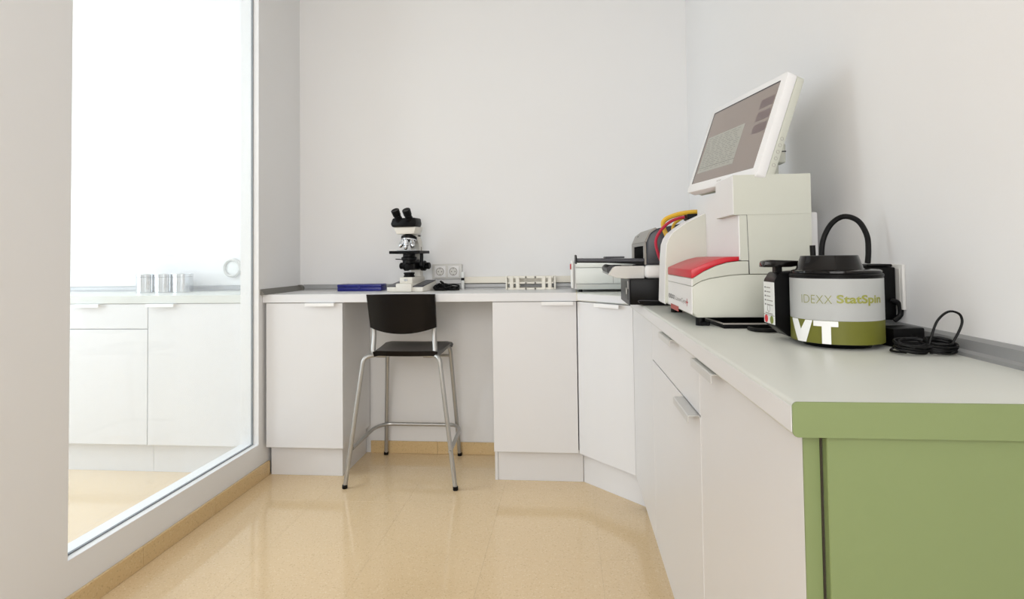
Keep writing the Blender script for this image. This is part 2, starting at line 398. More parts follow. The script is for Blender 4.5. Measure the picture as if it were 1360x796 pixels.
# diagonal corner cabinet
t = thing('corner_cabinet', 'white corner cabinet with a diagonal door under the mint analyser', 'cabinet', (.2, 2.7, 0)); S = lambda b: place(b, -.2, -2.7, 0)
A, B = Vector((.0425, 2.6835)), Vector((.2705, 2.4265)); dv = (B - A).normalized(); nv = Vector((-dv.y, dv.x)) * 1.0
if nv.y < 0: nv = -nv
obj('body', S(prism([tuple(A + nv * .02), tuple(B + nv * .02), (XR - .02, 2.4400), (XR - .02, YB - .02), (.0425, YB - .02)], 'z', .149, T0 - .001)), 'white', t)
d = obj('door', S(prism([tuple(A), tuple(B), tuple(B + nv * DT), tuple(A + nv * DT)], 'z', .149, .857)), 'white', t)
hb = lip_handle(.15); ang = math.atan2(dv.y, dv.x)
p = A + dv * .135
obj('handle', S(place(hb, p.x, p.y, .8585, ang)), 'handlew', d)
obj('plinth', S(prism([(.0625, 2.7285), (.316, 2.474), (.33, 2.49), (.078, 2.743)], 'z', .0005, .1485)), 'white', t)

# right-hand run, faces towards -x
XD = .271
def right_cab(name, label, y0, y1, fronts):
    t = thing(name, label, 'cabinet', (.46, (y0 + y1) / 2, 0)); ox, oy = t.location.x, t.location.y
    S = lambda b: place(b, -ox, -oy, 0)
    obj('body', S(box(XD + DT + .001, XR - .002, y0 + .001, y1 - .001, .149, T0 - .001)), 'white', t)
    obj('plinth', S(box(.316, .332, y0 + .001, y1 - .001, .0005, .1485)), 'white', t)
    for (nm, z0, z1, hy) in fronts:
        d = obj(nm, S(box(XD, XD + DT, y0 + .001, y1 - .001, z0, z1, .0012, 1)), 'white', t)
        if hy: obj('handle', S(place(lip_handle(.165), XD, hy, z1 + .0015, -math.pi / 2)), 'handle', d)
    return t
right_cab('filler_panel', 'plain white filler front without handle, between corner door and drawer unit', 1.883, 2.424, [('front', .149, .857, None)])
right_cab('base_cabinet', 'white cabinet with top drawer and door on the right, one handle on each', 1.220, 1.881, [('door', .149, .729, 1.395), ('drawer', .733, .857, 1.60)])
t = right_cab('base_cabinet', 'white full-height door cabinet next to the green end panel', .697, 1.218, [('door', .149, .857, 1.19)])
gb = obj('door_edge_band', place(box(XD, XD + DT, .6950, .6978, .149, .857), -t.location.x, -t.location.y, 0), 'green', t); gb['label'] = 'green edge of the white door'
ep = obj('end_panel', box(XD + DT + .003, XR - .001, .682, .6955, .0005, T0 - .0005, .001, 1), 'green')
obj('joint_strip', box(XD + DT + .0003, XD + DT + .0027, .6945, .6965, .149, T0 - .001), 'gap_shade', ep)  # dark strip stands in for the shade inside the open gap
tag(ep, 'large green end panel below the green worktop edge', 'panel')

# ---------------------------------------------------------------- bar stool
SX, SY = -.79, 2.80
st = thing('bar_stool', 'black plastic bar stool with silver tube legs at the knee space', 'stool', (SX, SY, 0))
S = lambda pts: [(p[0] - SX, p[1] - SY, p[2]) for p in pts]
R = .0105
FL = dict(nl=(-1.052, 2.584), nr=(-.530, 2.596), rl=(-1.003, 3.040), rr=(-.597, 3.048))
def leg(pts): return tube(fillet(S(pts), .05), R, 12)
obj('leg', leg([(-1.052, 2.584, .004), (-.972, 2.622, .604), (-.915, 2.650, .612), (-.87, 2.70, .612)]), 'chairmetal', st)
obj('leg', leg([(-.530, 2.596, .004), (-.606, 2.622, .604), (-.645, 2.650, .612), (-.69, 2.70, .612)]), 'chairmetal', st)
obj('leg', leg([(-1.003, 3.040, .004), (-.962, 2.950, .606), (-.92, 2.90, .612)]), 'chairmetal', st)
obj('leg', leg([(-.597, 3.048, .004), (-.625, 2.950, .606), (-.665, 2.90, .612)]), 'chairmetal', st)
for p in FL.values():
    obj('foot_cap', lathe([(.0118, .0005), (.0125, .003), (.0125, .016), (.011, .018)], 14, mtx=Matrix.Translation((p[0] - SX, p[1] - SY, 0))), 'black', st)
fr_ = tube(fillet(S([(-1.024, 2.606, .178), (-1.030, 2.930, .178), (-.992, 3.004, .178), (-.610, 3.004, .178), (-.572, 2.930, .178), (-.553, 2.610, .178)]), .05), .0095, 10)
obj('footrest', fr_, 'chairmetal', st)
obj('bolt', cyl(S([(-.555, 2.585, .178)])[0], S([(-.555, 2.598, .178)])[0], .006, 10), 'chairmetal', st)
obj('crossbar', tube(S([(-.958, 2.957, .555), (-.627, 2.957, .555)]), .007, 8), 'chairmetal', st)
obj('upright', tube(fillet(S([(-.936, 2.668, .84), (-.936, 2.668, .70), (-.934, 2.640, .610), (-.880, 2.665, .606)]), .035), .0115, 12), 'chairmetal', st)
obj('upright', tube(fillet(S([(-.642, 2.668, .84), (-.640, 2.668, .70), (-.630, 2.640, .610), (-.690, 2.665, .606)]), .035), .0115, 12), 'chairmetal', st)
# seat: curved slab with rolled front edge
bm = bmesh.new(); N, K = 14, 12; top = []; bot = []
for j in range(K + 1):
    v = j / K; rt_, rb_ = [], []
    for i in range(N + 1):
        u = i / N * 2 - 1
        hw = .158 + .020 * v
        cxs = -.773 - .014 * v
        y = 2.628 + .335 * v - (.018 * (1 - u * u) if v < .01 else .018 * (1 - u * u) * (1 - v))
        z = .634 + .006 * v - .010 * (1 - (2 * v - 1) ** 2) * (1 - .5 * u * u) - (.020 * max(0, (v - .86) / .14) ** 2)
        z -= .006 * max(0, (abs(u) - .8) / .2) ** 2
        rt_.append(bm.verts.new((cxs + u * hw - SX, y - SY, z))); rb_.append(bm.verts.new((cxs + u * (hw - .006) - SX, y - SY + (.004 if v < .5 else -.004), z - (.024 - .008 * v))))
    top.append(rt_); bot.append(rb_)
for j in range(K):
    for i in range(N):
        bm.faces.new((top[j][i], top[j][i + 1], top[j + 1][i + 1], top[j + 1][i])); bm.faces.new((bot[j][i], bot[j + 1][i], bot[j + 1][i + 1], bot[j][i + 1]))
for i in range(N):
    bm.faces.new((top[0][i + 1], top[0][i], bot[0][i], bot[0][i + 1])); bm.faces.new((top[K][i], top[K][i + 1], bot[K][i + 1], bot[K][i]))
for j in range(K):
    bm.faces.new((top[j][0], top[j + 1][0], bot[j + 1][0], bot[j][0])); bm.faces.new((top[j + 1][N], top[j][N], bot[j][N], bot[j + 1][N]))
bmesh.ops.recalc_face_normals(bm, faces=bm.faces)
obj('seat', bm, 'chairseat', st, angle=50)
# backrest: shell curved in plan, lower edge bowed
bm = bmesh.new(); N, K = 18, 8; F_, B_ = [], []
for j in range(K + 1):
    v = j / K; a, b = [], []
    for i in range(N + 1):
        u = i / N * 2 - 1
        zl = .741 - .028 * (1 - u * u); zt = .900 + .003 * (1 - u * u)
        z = zl + (zt - zl) * v
        hw = .162 + .005 * v
        x = -.789 + u * hw - .006 * v
        y = 2.624 - .022 * v + .030 * (abs(u) ** 3)
        a.append(bm.verts.new((x - SX, y - SY, z))); b.append(bm.verts.new((x - SX, y - SY + .014, z)))
    F_.append(a); B_.append(b)
for j in range(K):
    for i in range(N):
        bm.faces.new((F_[j][i], F_[j][i + 1], F_[j + 1][i + 1], F_[j + 1][i])); bm.faces.new((B_[j][i], B_[j + 1][i], B_[j + 1][i + 1], B_[j][i + 1]))
for i in range(N):
    bm.faces.new((F_[0][i + 1], F_[0][i], B_[0][i], B_[0][i + 1])); bm.faces.new((F_[K][i], F_[K][i + 1], B_[K][i + 1], B_[K][i]))
for j in range(K):
    bm.faces.new((F_[j][0], F_[j + 1][0], B_[j + 1][0], B_[j][0])); bm.faces.new((F_[j + 1][N], F_[j][N], B_[j][N], B_[j + 1][N]))
bmesh.ops.recalc_face_normals(bm, faces=bm.faces)
obj('backrest', bm, 'chairseat', st, angle=50)

# ---------------------------------------------------------------- microscope
mt = thing('microscope', 'white and black binocular microscope on the worktop behind the stool', 'microscope', (-.818, 2.912, H + .0005), math.radians(-9))
b = prism([(-.044, -.100), (.044, -.100), (.044, .095), (-.044, .095)], 'z', 0, .043, .006, 2)
obj('base', b, 'scope', mt)
for s in (-1, 1):
    w0, w1 = sorted((s * .036, s * .100))
    f = obj('base_foot', prism([(-.085, 0), (.095, 0), (.095, .050), (-.085, .024)], 'x', w0, w1, .003, 2), 'scope', mt)
    v0, v1 = sorted((s * .044, s * .098))
    obj('foot_plate', prism([(-.083, .0245), (.092, .0500), (.092, .0545), (-.083, .0300)], 'x', v0, v1, .001, 1), 'plate', f)
obj('base_step', box(-.037, .037, -.070, .09, .040, .074, .007, 3), 'scope', mt)
obj('emblem', lathe([(.009, 0), (.009, .002)], 18, mtx=Matrix.Translation((0, -.070, .060)) @ Matrix.Rotation(math.pi / 2, 4, 'X') @ Matrix.Diagonal((1.2, .6, 1, 1))), 'steel', mt)
il = lathe([(.029, 0), (.029, .006), (.026, .008), (.026, .015), (.029, .017), (.029, .022), (.024, .024)], 24, mtx=Matrix.Translation((0, -.028, .074)))
obj('illuminator', il, 'black', mt)
# limb with a forward-leaning upper arm
limb = [(.050, .040), (.092, .040), (.092, .215), (.085, .260), (.060, .288), (.000, .296), (-.030, .296), (-.034, .286), (.015, .272), (.038, .250), (.048, .215)]
obj('limb', prism(limb, 'x', -.026, .026, .004, 2), 'scope', mt)
obj('slot', box(.0262, .0268, .066, .070, .190, .232), 'black', mt)
sb = box(-.086, .084, -.085, .045, .195, .210, .0015, 1)
stg = obj('stage', sb, 'black', mt)
obj('slide_clip', box(-.06, .05, -.05, -.044, .210, .215, .001, 1), 'steel', stg)
obj('stage_drive', cyl((.062, -.01, .145), (.062, -.01, .197), .009, 14), 'black', stg)
obj('drive_knob', cyl((.062, -.01, .132), (.062, -.01, .150), .013, 16), 'black', stg)
obj('condenser', lathe([(.020, .140), (.034, .146), (.034, .160), (.040, .163), (.040, .176), (.032, .180), (.032, .197)], 24, mtx=Matrix.Translation((0, -.028, 0))), 'black', mt)
obj('condenser_mount', box(-.025, .030, -.028, .052, .110, .165, .006, 2), 'black', mt)
obj('condenser_lever', cyl((-.034, -.045, .166), (-.062, -.060, .168), .0025, 8), 'black', mt)
for s in (-1, 1):
    k = lathe([(.014, .026), (.014, .036), (.026, .037), (.027, .040), (.027, .058), (.025, .060), (.018, .061), (.018, .082), (.015, .085)], 24, mtx=Matrix.Translation((0, .045, .131)) @ Matrix.Rotation(s * math.pi / 2, 4, 'Y'))
    obj('focus_knob', k, 'black', mt)
NP = Matrix.Translation((-.002, -.022, .282)) @ Matrix.Rotation(math.radians(-12), 4, 'X')
nsp = obj('nosepiece', lathe([(.020, -.024), (.036, -.018), (.041, -.010), (.041, .000), (.034, .006), (.026, .010)], 28, mtx=NP), 'black', mt)
obj('nosepiece_ring', lathe([(.026, -.026), (.0395, -.019), (.0395, -.013), (.03, -.013)], 28, mtx=NP), 'steel', nsp)
for a, ln in ((205, .046), (262, .056), (330, .046), (80, .036)):
    ar = math.radians(a); c0 = Vector((.024 * math.cos(ar), .024 * math.sin(ar), -.016)); dr = Vector((.42 * math.cos(ar), .42 * math.sin(ar), -.9)).normalized()
    if a == 262: dr = Vector((0, .05, -1)).normalized()
    m_ = NP @ Matrix.Translation(c0) @ dr.to_track_quat('Z', 'Y').to_matrix().to_4x4()
    obj('objective', lathe([(.0125, 0), (.0125, ln * .45), (.0135, ln * .47), (.0135, ln * .62), (.011, ln * .66), (.0095, ln * .9), (.006, ln)], 18, mtx=m_), 'steel', mt)
# binocular head
hd = prism([(-.054, .297), (.042, .297), (.054, .334), (-.074, .334)], 'y', -.062, .030, .004, 2)
obj('head', hd, 'scope', mt)
hb = prism([(-.074, .334), (.054, .334), (.060, .350), (.054, .380), (-.070, .380), (-.082, .350)], 'y', -.076, .004, .006, 3)
obj('binocular_body', hb, 'black', mt)
for s in (-1, 1):
    p0 = Vector((s * .029 - .008, -.050, .352)); p1 = Vector((s * .031 - .014, -.098, .420)); dd = p1 - p0
    m_ = Matrix.Translation(p0) @ dd.to_track_quat('Z', 'Y').to_matrix().to_4x4(); L_ = dd.length
    obj('eyepiece', lathe([(.0200, 0), (.0195, L_ * .42), (.0180, L_ * .44), (.0180, L_ * .60), (.0205, L_ * .62), (.0215, L_ * .97), (.019, L_), (.012, L_ - .002)], 22, mtx=m_), 'black', mt)
obj('thumb_screw', cyl((.030, .02, .290), (.046, .02, .290), .005, 10), 'steel', mt)

# ---------------------------------------------------------------- small things on the back worktop
bx = thing('storage_box', 'flat dark blue plastic box left of the microscope', 'box', (-1.106, 2.965, H + .0005), 0.0)
obj('body', box(-.120, .120, -.045, .045, 0, .021, .002, 2), 'blue', bx)
obj('lid', box(-.121, .121, -.046, .046, .0215, .036, .003, 2), 'blue', bx)
obj('latch', box(-.008, .008, -.049, -.0455, .012, .028, .001, 1), 'blue', bx)
# power cord heap
def coil(bm, cx, cy, z, rx, ry, n, r, rz=0.0, jit=.004):
    pts = []
    for i in range(n * 14):
        a = 2 * math.pi * i / 14; q = 1 + random.uniform(-.10, .10)
        x, y = rx * q * math.cos(a), ry * q * math.sin(a)
        pts.append((cx + x * math.cos(rz) - y * math.sin(rz), cy + x * math.sin(rz) + y * math.cos(rz), max(H + r + .0008, z + r + .020 * (i / (n * 14)) + random.uniform(-jit, jit) + .010 * math.sin(a * 1.0 + rz))))
    return tube(pts, r, 7, bm, smooth=2)
bm = coil(bmesh.new(), -.652, 2.925, H, .046, .030, 4, .0042, .15)
coil(bm, -.612, 2.928, H, .044, .022, 3, .0042, -.2)
tube([(-.690, 2.920, H + .020), (-.672, 2.925, H + .036), (-.655, 2.935, H + .022), (-.61, 2.925, H + .010), (-.575, 2.93, H + .006)], .0042, 7, bm, smooth=5)
tube([(-.675, 2.965, H + .046), (-.660, 2.955, H + .038), (-.640, 2.955, H + .022), (-.59, 2.94, H + .016)], .006, 7, bm, smooth=4)
tag(obj('cable_heap', bm, 'cable'), 'heaped black power cable right of the microscope', 'cable')
# double socket
sk = thing('double_socket', 'white double wall socket box behind the microscope cord', 'socket', (-.6585, YB, .997))
obj('back_box', box(-.083, .083, -.026, -.0005, -.040, .040, .003, 2), 'lgrey', sk)
for s in (-1, 1):
    f = obj('socket_frame', box(s * .037 - .031, s * .037 + .031, -.031, -.0262, -.031, .031, .0025, 2), 'instr', sk)
    c0 = Matrix.Translation((s * .037, -.031, 0)) @ Matrix.Rotation(math.pi / 2, 4, 'X')
    obj('socket_rim', lathe([(.0215, .0002), (.0225, .0012), (.0195, .0012), (.0190, .0006)], 26, mtx=c0, cap=False), 'mgrey', f)
    obj('socket_well', lathe([(.019, -.0002), (.019, .0007)], 26, mtx=c0), 'lgrey', f)
    for q in (-1, 1): obj('pin_hole', lathe([(.0028, .0), (.0028, .0012)], 10, mtx=c0 @ Matrix.Translation((q * .0095, 0, 0))), 'ink', f)
    for q in (-1, 1): obj('earth_clip', box(s * .037 - .002, s * .037 + .002, -.0325, -.0312, q * .016 - .002, q * .016 + .002), 'ink', f)
cd = obj('cable_duct', box(-.575, .60, YB - .022, YB - .0005, .9315, .966, .002, 1), 'cream')
tag(cd, 'white cable duct on the wall from the sockets to the corner', 'duct')
pn = thing('marker', 'small upright white tube with black band beside the sockets', 'marker', (-.566, 3.022, H + .0005))
obj('barrel', lathe([(.0085, 0), (.0085, .048)], 16), 'label', pn)
obj('band', lathe([(.0090, .0482), (.0090, .062)], 16), 'black', pn)
obj('cap', lathe([(.0088, .0622), (.0088, .092), (.007, .095)], 16), 'label', pn)
# tube rack
rk = thing('tube_rack', 'white open tube rack on the worktop left of the mint analyser', 'rack', (-.194, 2.985, H + .0005))
for z0, z1, nm in ((0, .009, 'base_tray'), (.031, .038, 'middle_tray'), (.060, .069, 'top_tray')):
    bm = bmesh.new()
    for y in (-.030, -.0035, .024): box(-.127, .127, y, y + .007, z0, z1, bm=bm)
    for k in range(6): box(-.127 + k * .0494, -.122 + k * .0494 + .002, -.030, .031, z0 + .0004, z1 - .0004, bm=bm)
    obj(nm, bm, 'cream', rk)
for s in (-1, 1):
    obj('end_frame', box(s * .127 - .004, s * .127 + .004, -.033, .033, 0, .070, .001, 1), 'cream', rk)
for x in (-.100, -.068, .068, .100):
    for y in (-.033, .029): obj('upright', box(x - .009, x + .009, y, y + .004, 0, .069), 'cream', rk)

# ---------------------------------------------------------------- mint analyser in the corner
an = thing('analyser', 'low white and pale mint analyser in the worktop corner behind the printer tray', 'analyser', (.215, 2.85, H + .0005))
obj('body', box(-.185, .205, -.135, .14, .012, .142, .006, 2), 'instr', an)
obj('front_panel', box(-.178, .200, -.146, -.1355, .040, .114, .003, 2), 'mint', an)
obj('upper_front', box(-.178, .200, -.144, -.1355, .116, .144, .003, 2), 'mint', an)
obj('lower_front', prism([(-.150, .036), (-.135, .012), (-.120, .012), (-.120, .036)], 'x', -.172, .198), 'mint', an)
obj('side_pillar', box(-.200, -.1855, -.150, .02, .018, .150, .006, 3), 'label', an)
obj('seam', box(-.002, -.0008, -.1466, -.1462, .040, .114), 'seam', an)
obj('indicator', box(-.2035, -.1985, -.1535, -.1455, .108, .135, .002, 2), 'red', an)
for x in (-.155, .16):
    for y in (-.125, .12): obj('rubber_foot', lathe([(.010, 0), (.010, .012)], 14, mtx=Matrix.Translation((x, y, 0))), 'black', an)

# ---------------------------------------------------------------- small computer under the printer
pc = thing('computer', 'small black computer box lying flat under the printer', 'computer', (.34, 2.085, H + .0005))
obj('case', box(-.130, .16, -.144, .146, .003, .089, .003, 2), 'black', pc)
obj('front_panel', box(-.1345, -.1305, -.146, .148, 0, .090, .0015, 1), 'dgrey', pc)
obj('badge_panel', box(-.1358, -.1346, -.115, -.02, .018, .080), 'black', pc)
obj('badge', lathe([(.012, 0), (.012, .001)], 18, mtx=Matrix.Translation((-.1358, -.075, .046)) @ Matrix.Rotation(-math.pi / 2, 4, 'Y')), 'lgrey', pc)
obj('status_light', box(-.1364, -.1350, -.128, -.120, .055, .082), 'lgrey', pc)
obj('drive_lip', tube([(-.10, -.1455, .010), (-.105, -.1475, .016), (-.09, -.1475, .018), (-.03, -.1460, .016)], .0013, 6, smooth=4), 'plate', pc)
for k in range(5): obj('port', box(-.012 + .004 * (k % 2), -.004 + .004 * (k % 2), -.1462, -.1442, .016 + k * .0145, .024 + k * .0145), 'dgrey', pc)

# ---------------------------------------------------------------- printer with trays
pr = thing('printer', 'grey and white printer with dark trays, standing on the black computer', 'printer', (.40, 2.15, .9915))
obj('base', box(-.138, .16, -.200, .20, 0, .046, .012, 3), 'instr', pr)
obj('body', prism([(-.132, .047), (.16, .047), (.16, .190), (-.02, .184), (-.095, .170), (-.118, .154), (-.130, .128)], 'y', -.198, .198, .006, 3), 'bluegrey', pr)
bm = box(-.1375, -.1322, -.190, .196, .112, .124)
box(-.1375, -.1322, -.190, .196, .047, .056, bm=bm); box(-.1375, -.1322, -.190, -.155, .056, .112, bm=bm); box(-.1375, -.1322, .128, .196, .056, .112, bm=bm)
obj('front_frame', bm, 'mgrey', pr)
obj('front_hood', prism([(-.137, .125), (-.123, .156), (-.100, .1735), (-.094, .170), (-.117, .152), (-.129, .125)], 'y', -.190, .196), 'mgrey', pr)
obj('hood_button', prism([(-.1265, .150), (-.121, .158), (-.1195, .157), (-.125, .149)], 'y', .06, .10), 'ink', pr)
obj('opening_shade', box(-.1345, -.1323, -.1548, .1278, .0562, .1118), 'cavity_shade', pr)  # matt black panel painted as the shade inside the opening
ut = obj('output_tray', prism([(-.37, .060), (-.1385, .057), (-.1385, .068), (-.37, .071)], 'y', -.180, .14, .001, 1), 'bluegrey', pr)
obj('tray_stop', prism([(-.373, .052), (-.368, .052), (-.366, .060), (-.368, .082), (-.372, .084)], 'y', -.185, .145), 'black', ut)
obj('tray_underside', prism([(-.366, .056), (-.26, .054), (-.14, .047), (-.14, .0565), (-.366, .0595)], 'y', -.175, .135), 'black', ut)
obj('tray_flap', box(-.262, -.192, -.06, .06, .0700, .0765, .002, 1), 'plate', ut)
lt = obj('paper_tray', prism([(-.262, .013), (-.256, .013), (-.235, .003), (-.205, -.0005), (-.1385, .0), (-.1385, .043), (-.235, .043), (-.245, .038)], 'y', -.18, .15, .001, 1), 'lgrey', pr)
obj('tray_roller', lathe([(.016, -.16), (.016, .12)], 20, mtx=Matrix.Translation((-.248, 0, .030)) @ Matrix.Rotation(-math.pi / 2, 4, 'X')), 'dgrey', lt)
obj('tray_slide', box(-.215, -.175, -.16, -.13, .0445, .0475, .001, 1), 'lgrey', lt)

# ---------------------------------------------------------------- large haematology analyser
la = thing('analyser', 'tall grey white analyser with a red tray shelf on the right worktop', 'analyser', (.42, 1.57, H + .0005))
LX, LY, LZ = .42, 1.57, H + .0005
S = lambda b: place(b, -LX, -LY, -LZ)
YN, YFR = 1.36, 1.765
def crv(a, b, n, f): return [f(a + (b - a) * k / n) for k in range(n + 1)]
# lower base up to the seam (seam rises from front to back)
seam = [(.2915, .995), (.300, 1.001), (.312, 1.0075), (.330, 1.0125), (.350, 1.016), (.375, 1.0195), (.400, 1.0215), (.42, 1.022)]
low = [(.300, .922), (.560, .922), (.560, 1.022)] + list(reversed(seam)) + [(.2905, .934)]
obj('base', S(prism(low, 'y', YN, YFR, .0025, 2)), 'instr_shaded', la)
# middle shell under the red shelf
shelf = [(.292, 1.014), (.318, 1.030), (.344, 1.042), (.370, 1.050), (.396, 1.053)]
mid = [(p[0], p[1] + .0008) for p in seam] + [(.42, 1.053)] + list(reversed(shelf))
obj('middle_shell', S(prism(mid, 'y', YN, YFR, .0012, 1)), 'instr_shaded', la)
# front skin, lighter: no shade mixed into its white
obj('front_skin', S(prism([(.2885, .930), (.2905, .930), (.2922, .9945), (.2895, .9945)], 'y', YN + .003, YFR - .004)), 'instr', la)
obj('front_skin', S(prism([(.2895, .9962), (.2925, .9962), (.2925, 1.0130), (.2895, 1.0130)], 'y', YN + .003, YFR - .004)), 'instr', la)
rs = [(.2925, 1.015), (.318, 1.0312), (.344, 1.0432), (.370, 1.0512), (.398, 1.0545), (.3985, 1.064), (.370, 1.0630), (.344, 1.0570), (.318, 1.0475), (.2885, 1.0345), (.2885, 1.0145)]
obj('red_shelf', S(prism(rs, 'y', YN - .001, 1.668, .0015, 2)), 'red', la)
# main upright body
obj('upright_body', S(prism([(.402, 1.0545), (.4212, 1.0545), (.4212, 1.0235), (.562, 1.0235), (.562, 1.234), (.402, 1.234)], 'y', YN, YFR + .014)), 'instr_shaded', la)
obj('upright_front', S(box(.3995, .4022, YN + .003, YFR + .012, 1.056, 1.233)), 'instr', la)
# cutout line on the near side (door of the body)
obj('side_seam', S(prism([(.4175, 1.1615), (.4185, 1.1615), (.4215, 1.0225), (.4205, 1.0225)], 'y', YN - .0004, YN + .001)), 'ink', la)
obj('side_seam', S(box(.392, .418, YN - .0004, YN + .001, 1.1605, 1.1612)), 'seam', la)
# head: near half stands proud; open recess behind its front lip holds the screen foot
bm = box(.389, .562, YN - .001, YN + .014, 1.1615, 1.2545)
box(.389, .562, YN + .014, 1.512, 1.1615, 1.2344, bm=bm); box(.389, .412, YN + .014, 1.512, 1.2344, 1.2545, bm=bm)
obj('head', S(bm), 'instr_shaded', la)
obj('head_front', S(box(.3875, .3892, YN + .001, 1.511, 1.163, 1.2535)), 'instr', la)
# tall far cheek
ck = [(.2790, .930), (.56, .930), (.56, 1.232), (.470, 1.214), (.434, 1.202), (.402, 1.190), (.369, 1.175), (.345, 1.162), (.325, 1.149), (.306, 1.134), (.295, 1.118), (.2885, 1.100), (.2845, 1.06)]
obj('far_cheek', S(prism(ck, 'y', 1.673, YFR + .015, .004, 3)), 'instr_shaded', la)  # shade of the inner face is carried by the darker colour
fc = [ck[0]] + list(reversed(ck[3:])); inn = [(p[0] + .003, p[1] - .003) for p in reversed(fc)]
obj('cheek_edge', S(prism([(p[0] - .0012, p[1] + .0012) for p in fc] + inn, 'y', 1.676, YFR + .012)), 'instr', la)
obj('rear_box', S(box(.563, .606, 1.43, 1.70, .93, 1.17, .004, 2)), 'instr', la)
for x, y in ((.315, 1.395), (.315, 1.72), (.54, 1.40), (.54, 1.72)):
    f = obj('foot', S(lathe([(.011, H + .0005), (.011, .922)], 16, mtx=Matrix.Translation((x, y, 0)))), 'black', la)
    obj('foot_pad', S(box(x - .004, x + .020, y - .012, y + .012, H + .0006, H + .011, .002, 1)), 'black', f)
obj('warning_tag', S(box(.2872, .2886, 1.52, 1.625, .921, .9345, .0005, 1)), mat('faded_red_tag', (168, 72, 66), .5), la)
# lettering on the front
def on_front(bm_, y_start, z0, x=.2882):      # text x runs towards -y, faces -x
    m_ = Matrix(((0, 0, -1, x), (-1, 0, 0, y_start), (0, 1, 0, z0), (0, 0, 0, 1)))
    bmesh.ops.transform(bm_, matrix=m_, verts=bm_.verts); return bm_
obj('lettering', S(on_front(fit_text('IDEXX', 0, .090, 0, .012, .004), 1.66, .949)), 'ink', la)
obj('lettering', S(on_front(fit_text('LaserCyte', 0, .135, -.003, .0115, -.005), 1.556, .949)), 'mgrey', la)
obj('lettering_mark', S(on_front(fit_text('+', 0, .022, -.004, .014), 1.424, .949)), 'red', la)
# connector block on the back of the cheek, where the cables start
obj('connector_block', S(box(.37, .45, YFR + .0155, YFR + .075, 1.178, 1.1965, .003, 1)), 'black', la)

# cables
def wire(name, m, label, pts, r):
    o = obj(name, tube(pts, r, 8, smooth=6), m); tag(o, label, 'cable'); return o
wire('cable', 'redcable', 'red cable arching beside the tall analyser', [(.3685, 1.812, 1.1885), (.350, 1.817, 1.1855), (.324, 1.826, 1.174), (.300, 1.832, 1.152), (.283, 1.836, 1.122), (.284, 1.838, 1.092), (.298, 1.838, 1.05), (.33, 1.838, .99), (.36, 1.838, .93), (.38, 1.838, .906)], .0048)
wire('cable', 'yellowcable', 'yellow cable arching above the red cable beside the tall analyser', [(.425, 1.812, 1.2045), (.385, 1.832, 1.2045), (.350, 1.850, 1.199), (.316, 1.862, 1.184), (.312, 1.868, 1.160), (.335, 1.868, 1.10), (.365, 1.868, 1.02), (.385, 1.868, .95), (.388, 1.868, .906)], .0075)
wire('cable', 'yellowcable', 'second yellow cable, lower and behind the red one', [(.440, 1.826, 1.2025), (.405, 1.862, 1.1985), (.365, 1.886, 1.184), (.345, 1.890, 1.155), (.360, 1.892, 1.08), (.400, 1.892, .98), (.41, 1.892, .906)], .0050)
wire('cable', 'cable', 'black cable behind the yellow and red cables', [(.445, 1.838, 1.2025), (.43, 1.872, 1.206), (.41, 1.905, 1.195), (.41, 1.922, 1.15), (.43, 1.922, 1.05), (.44, 1.922, .95), (.445, 1.922, .9055)], .0045)

# flat black tray under the tall analyser
ft = thing('keyboard_tray', 'flat black tray slid under the tall analyser', 'tray', (.455, 1.44, H + .0005))
obj('tray', prism([(-.103, -.108), (.07, -.108), (.07, .12), (-.06, .12), (-.118, .10)], 'z', 0, .010, .002, 1), 'black', ft)
obj('tray_rim', tube([(-.117, .08, .0105), (-.103, -.108, .0105), (.07, -.108, .0105)], .002, 6), 'mgrey', ft)
wire('flat_cable', 'cable', 'short black cable on the worktop between tray and centrifuge', [(.398, 1.300, H + .005), (.405, 1.272, H + .005), (.43, 1.262, H + .005), (.46, 1.268, H + .005), (.50, 1.285, H + .005)], .0045)

# ---------------------------------------------------------------- touchscreen monitor
def cf(a): return Vector(a)
BR, TR_, BL_, TL_ = cf((.443, 1.385, 1.272)), cf((.518, 1.385, 1.477)), cf((.371, 1.700, 1.276)), cf((.447, 1.700, 1.484))
xd = (BR - BL_).normalized(); up0 = ((TR_ - BR) + (TL_ - BL_)).normalized(); nz = xd.cross(up0).normalized(); yd = nz.cross(xd).normalized()
ctr = (BR + TR_ + BL_ + TL_) / 4; SWd = ((BR - BL_).length + (TR_ - TL_).length) / 2; SHt = ((TR_ - BR).length + (TL_ - BL_).length) / 2
MM = Matrix(((xd.x, yd.x, nz.x, ctr.x), (xd.y, yd.y, nz.y, ctr.y), (xd.z, yd.z, nz.z, ctr.z), (0, 0, 0, 1)))
mo = thing('monitor', 'white framed touchscreen tilted back on top of the tall analyser', 'monitor')
mo.matrix_world = MM
hw, hh = SWd / 2, SHt / 2
fw_, ft_, fb_ = .024, .022, .026
bm = prism(rrect(-hw - fw_, hw + fw_, -hh - fb_, hh + ft_, .012, 4), 'z', -.020, .004, .004, 2)
obj('front_bezel', bm, 'instr', mo)
bm = prism(rrect(-hw - fw_ + .001, hw + fw_ - .001, -hh - fb_ + .006, hh + ft_ - .001, .012, 4), 'z', -.040, -.0205, .006, 2)
obj('rear_housing', bm, 'instr_shaded', mo)
sc = obj('screen', box(-hw, hw, -hh, hh, .0038, .0046), 'screen', mo)
bm = box(-hw - .0035, hw, hh, hh + .0032, .0040, .0050); box(-hw - .0035, -hw, -hh, hh, .0040, .0050, bm=bm)
obj('screen_gasket', bm, 'ink', mo)
wx0, wx1, wy0, wy1 = -hw + .012, hw * .30, -hh + .030, hh * .28
obj('screen_window', box(wx0, wx1, wy0, wy1, .0046, .0048), 'screenwin', sc)
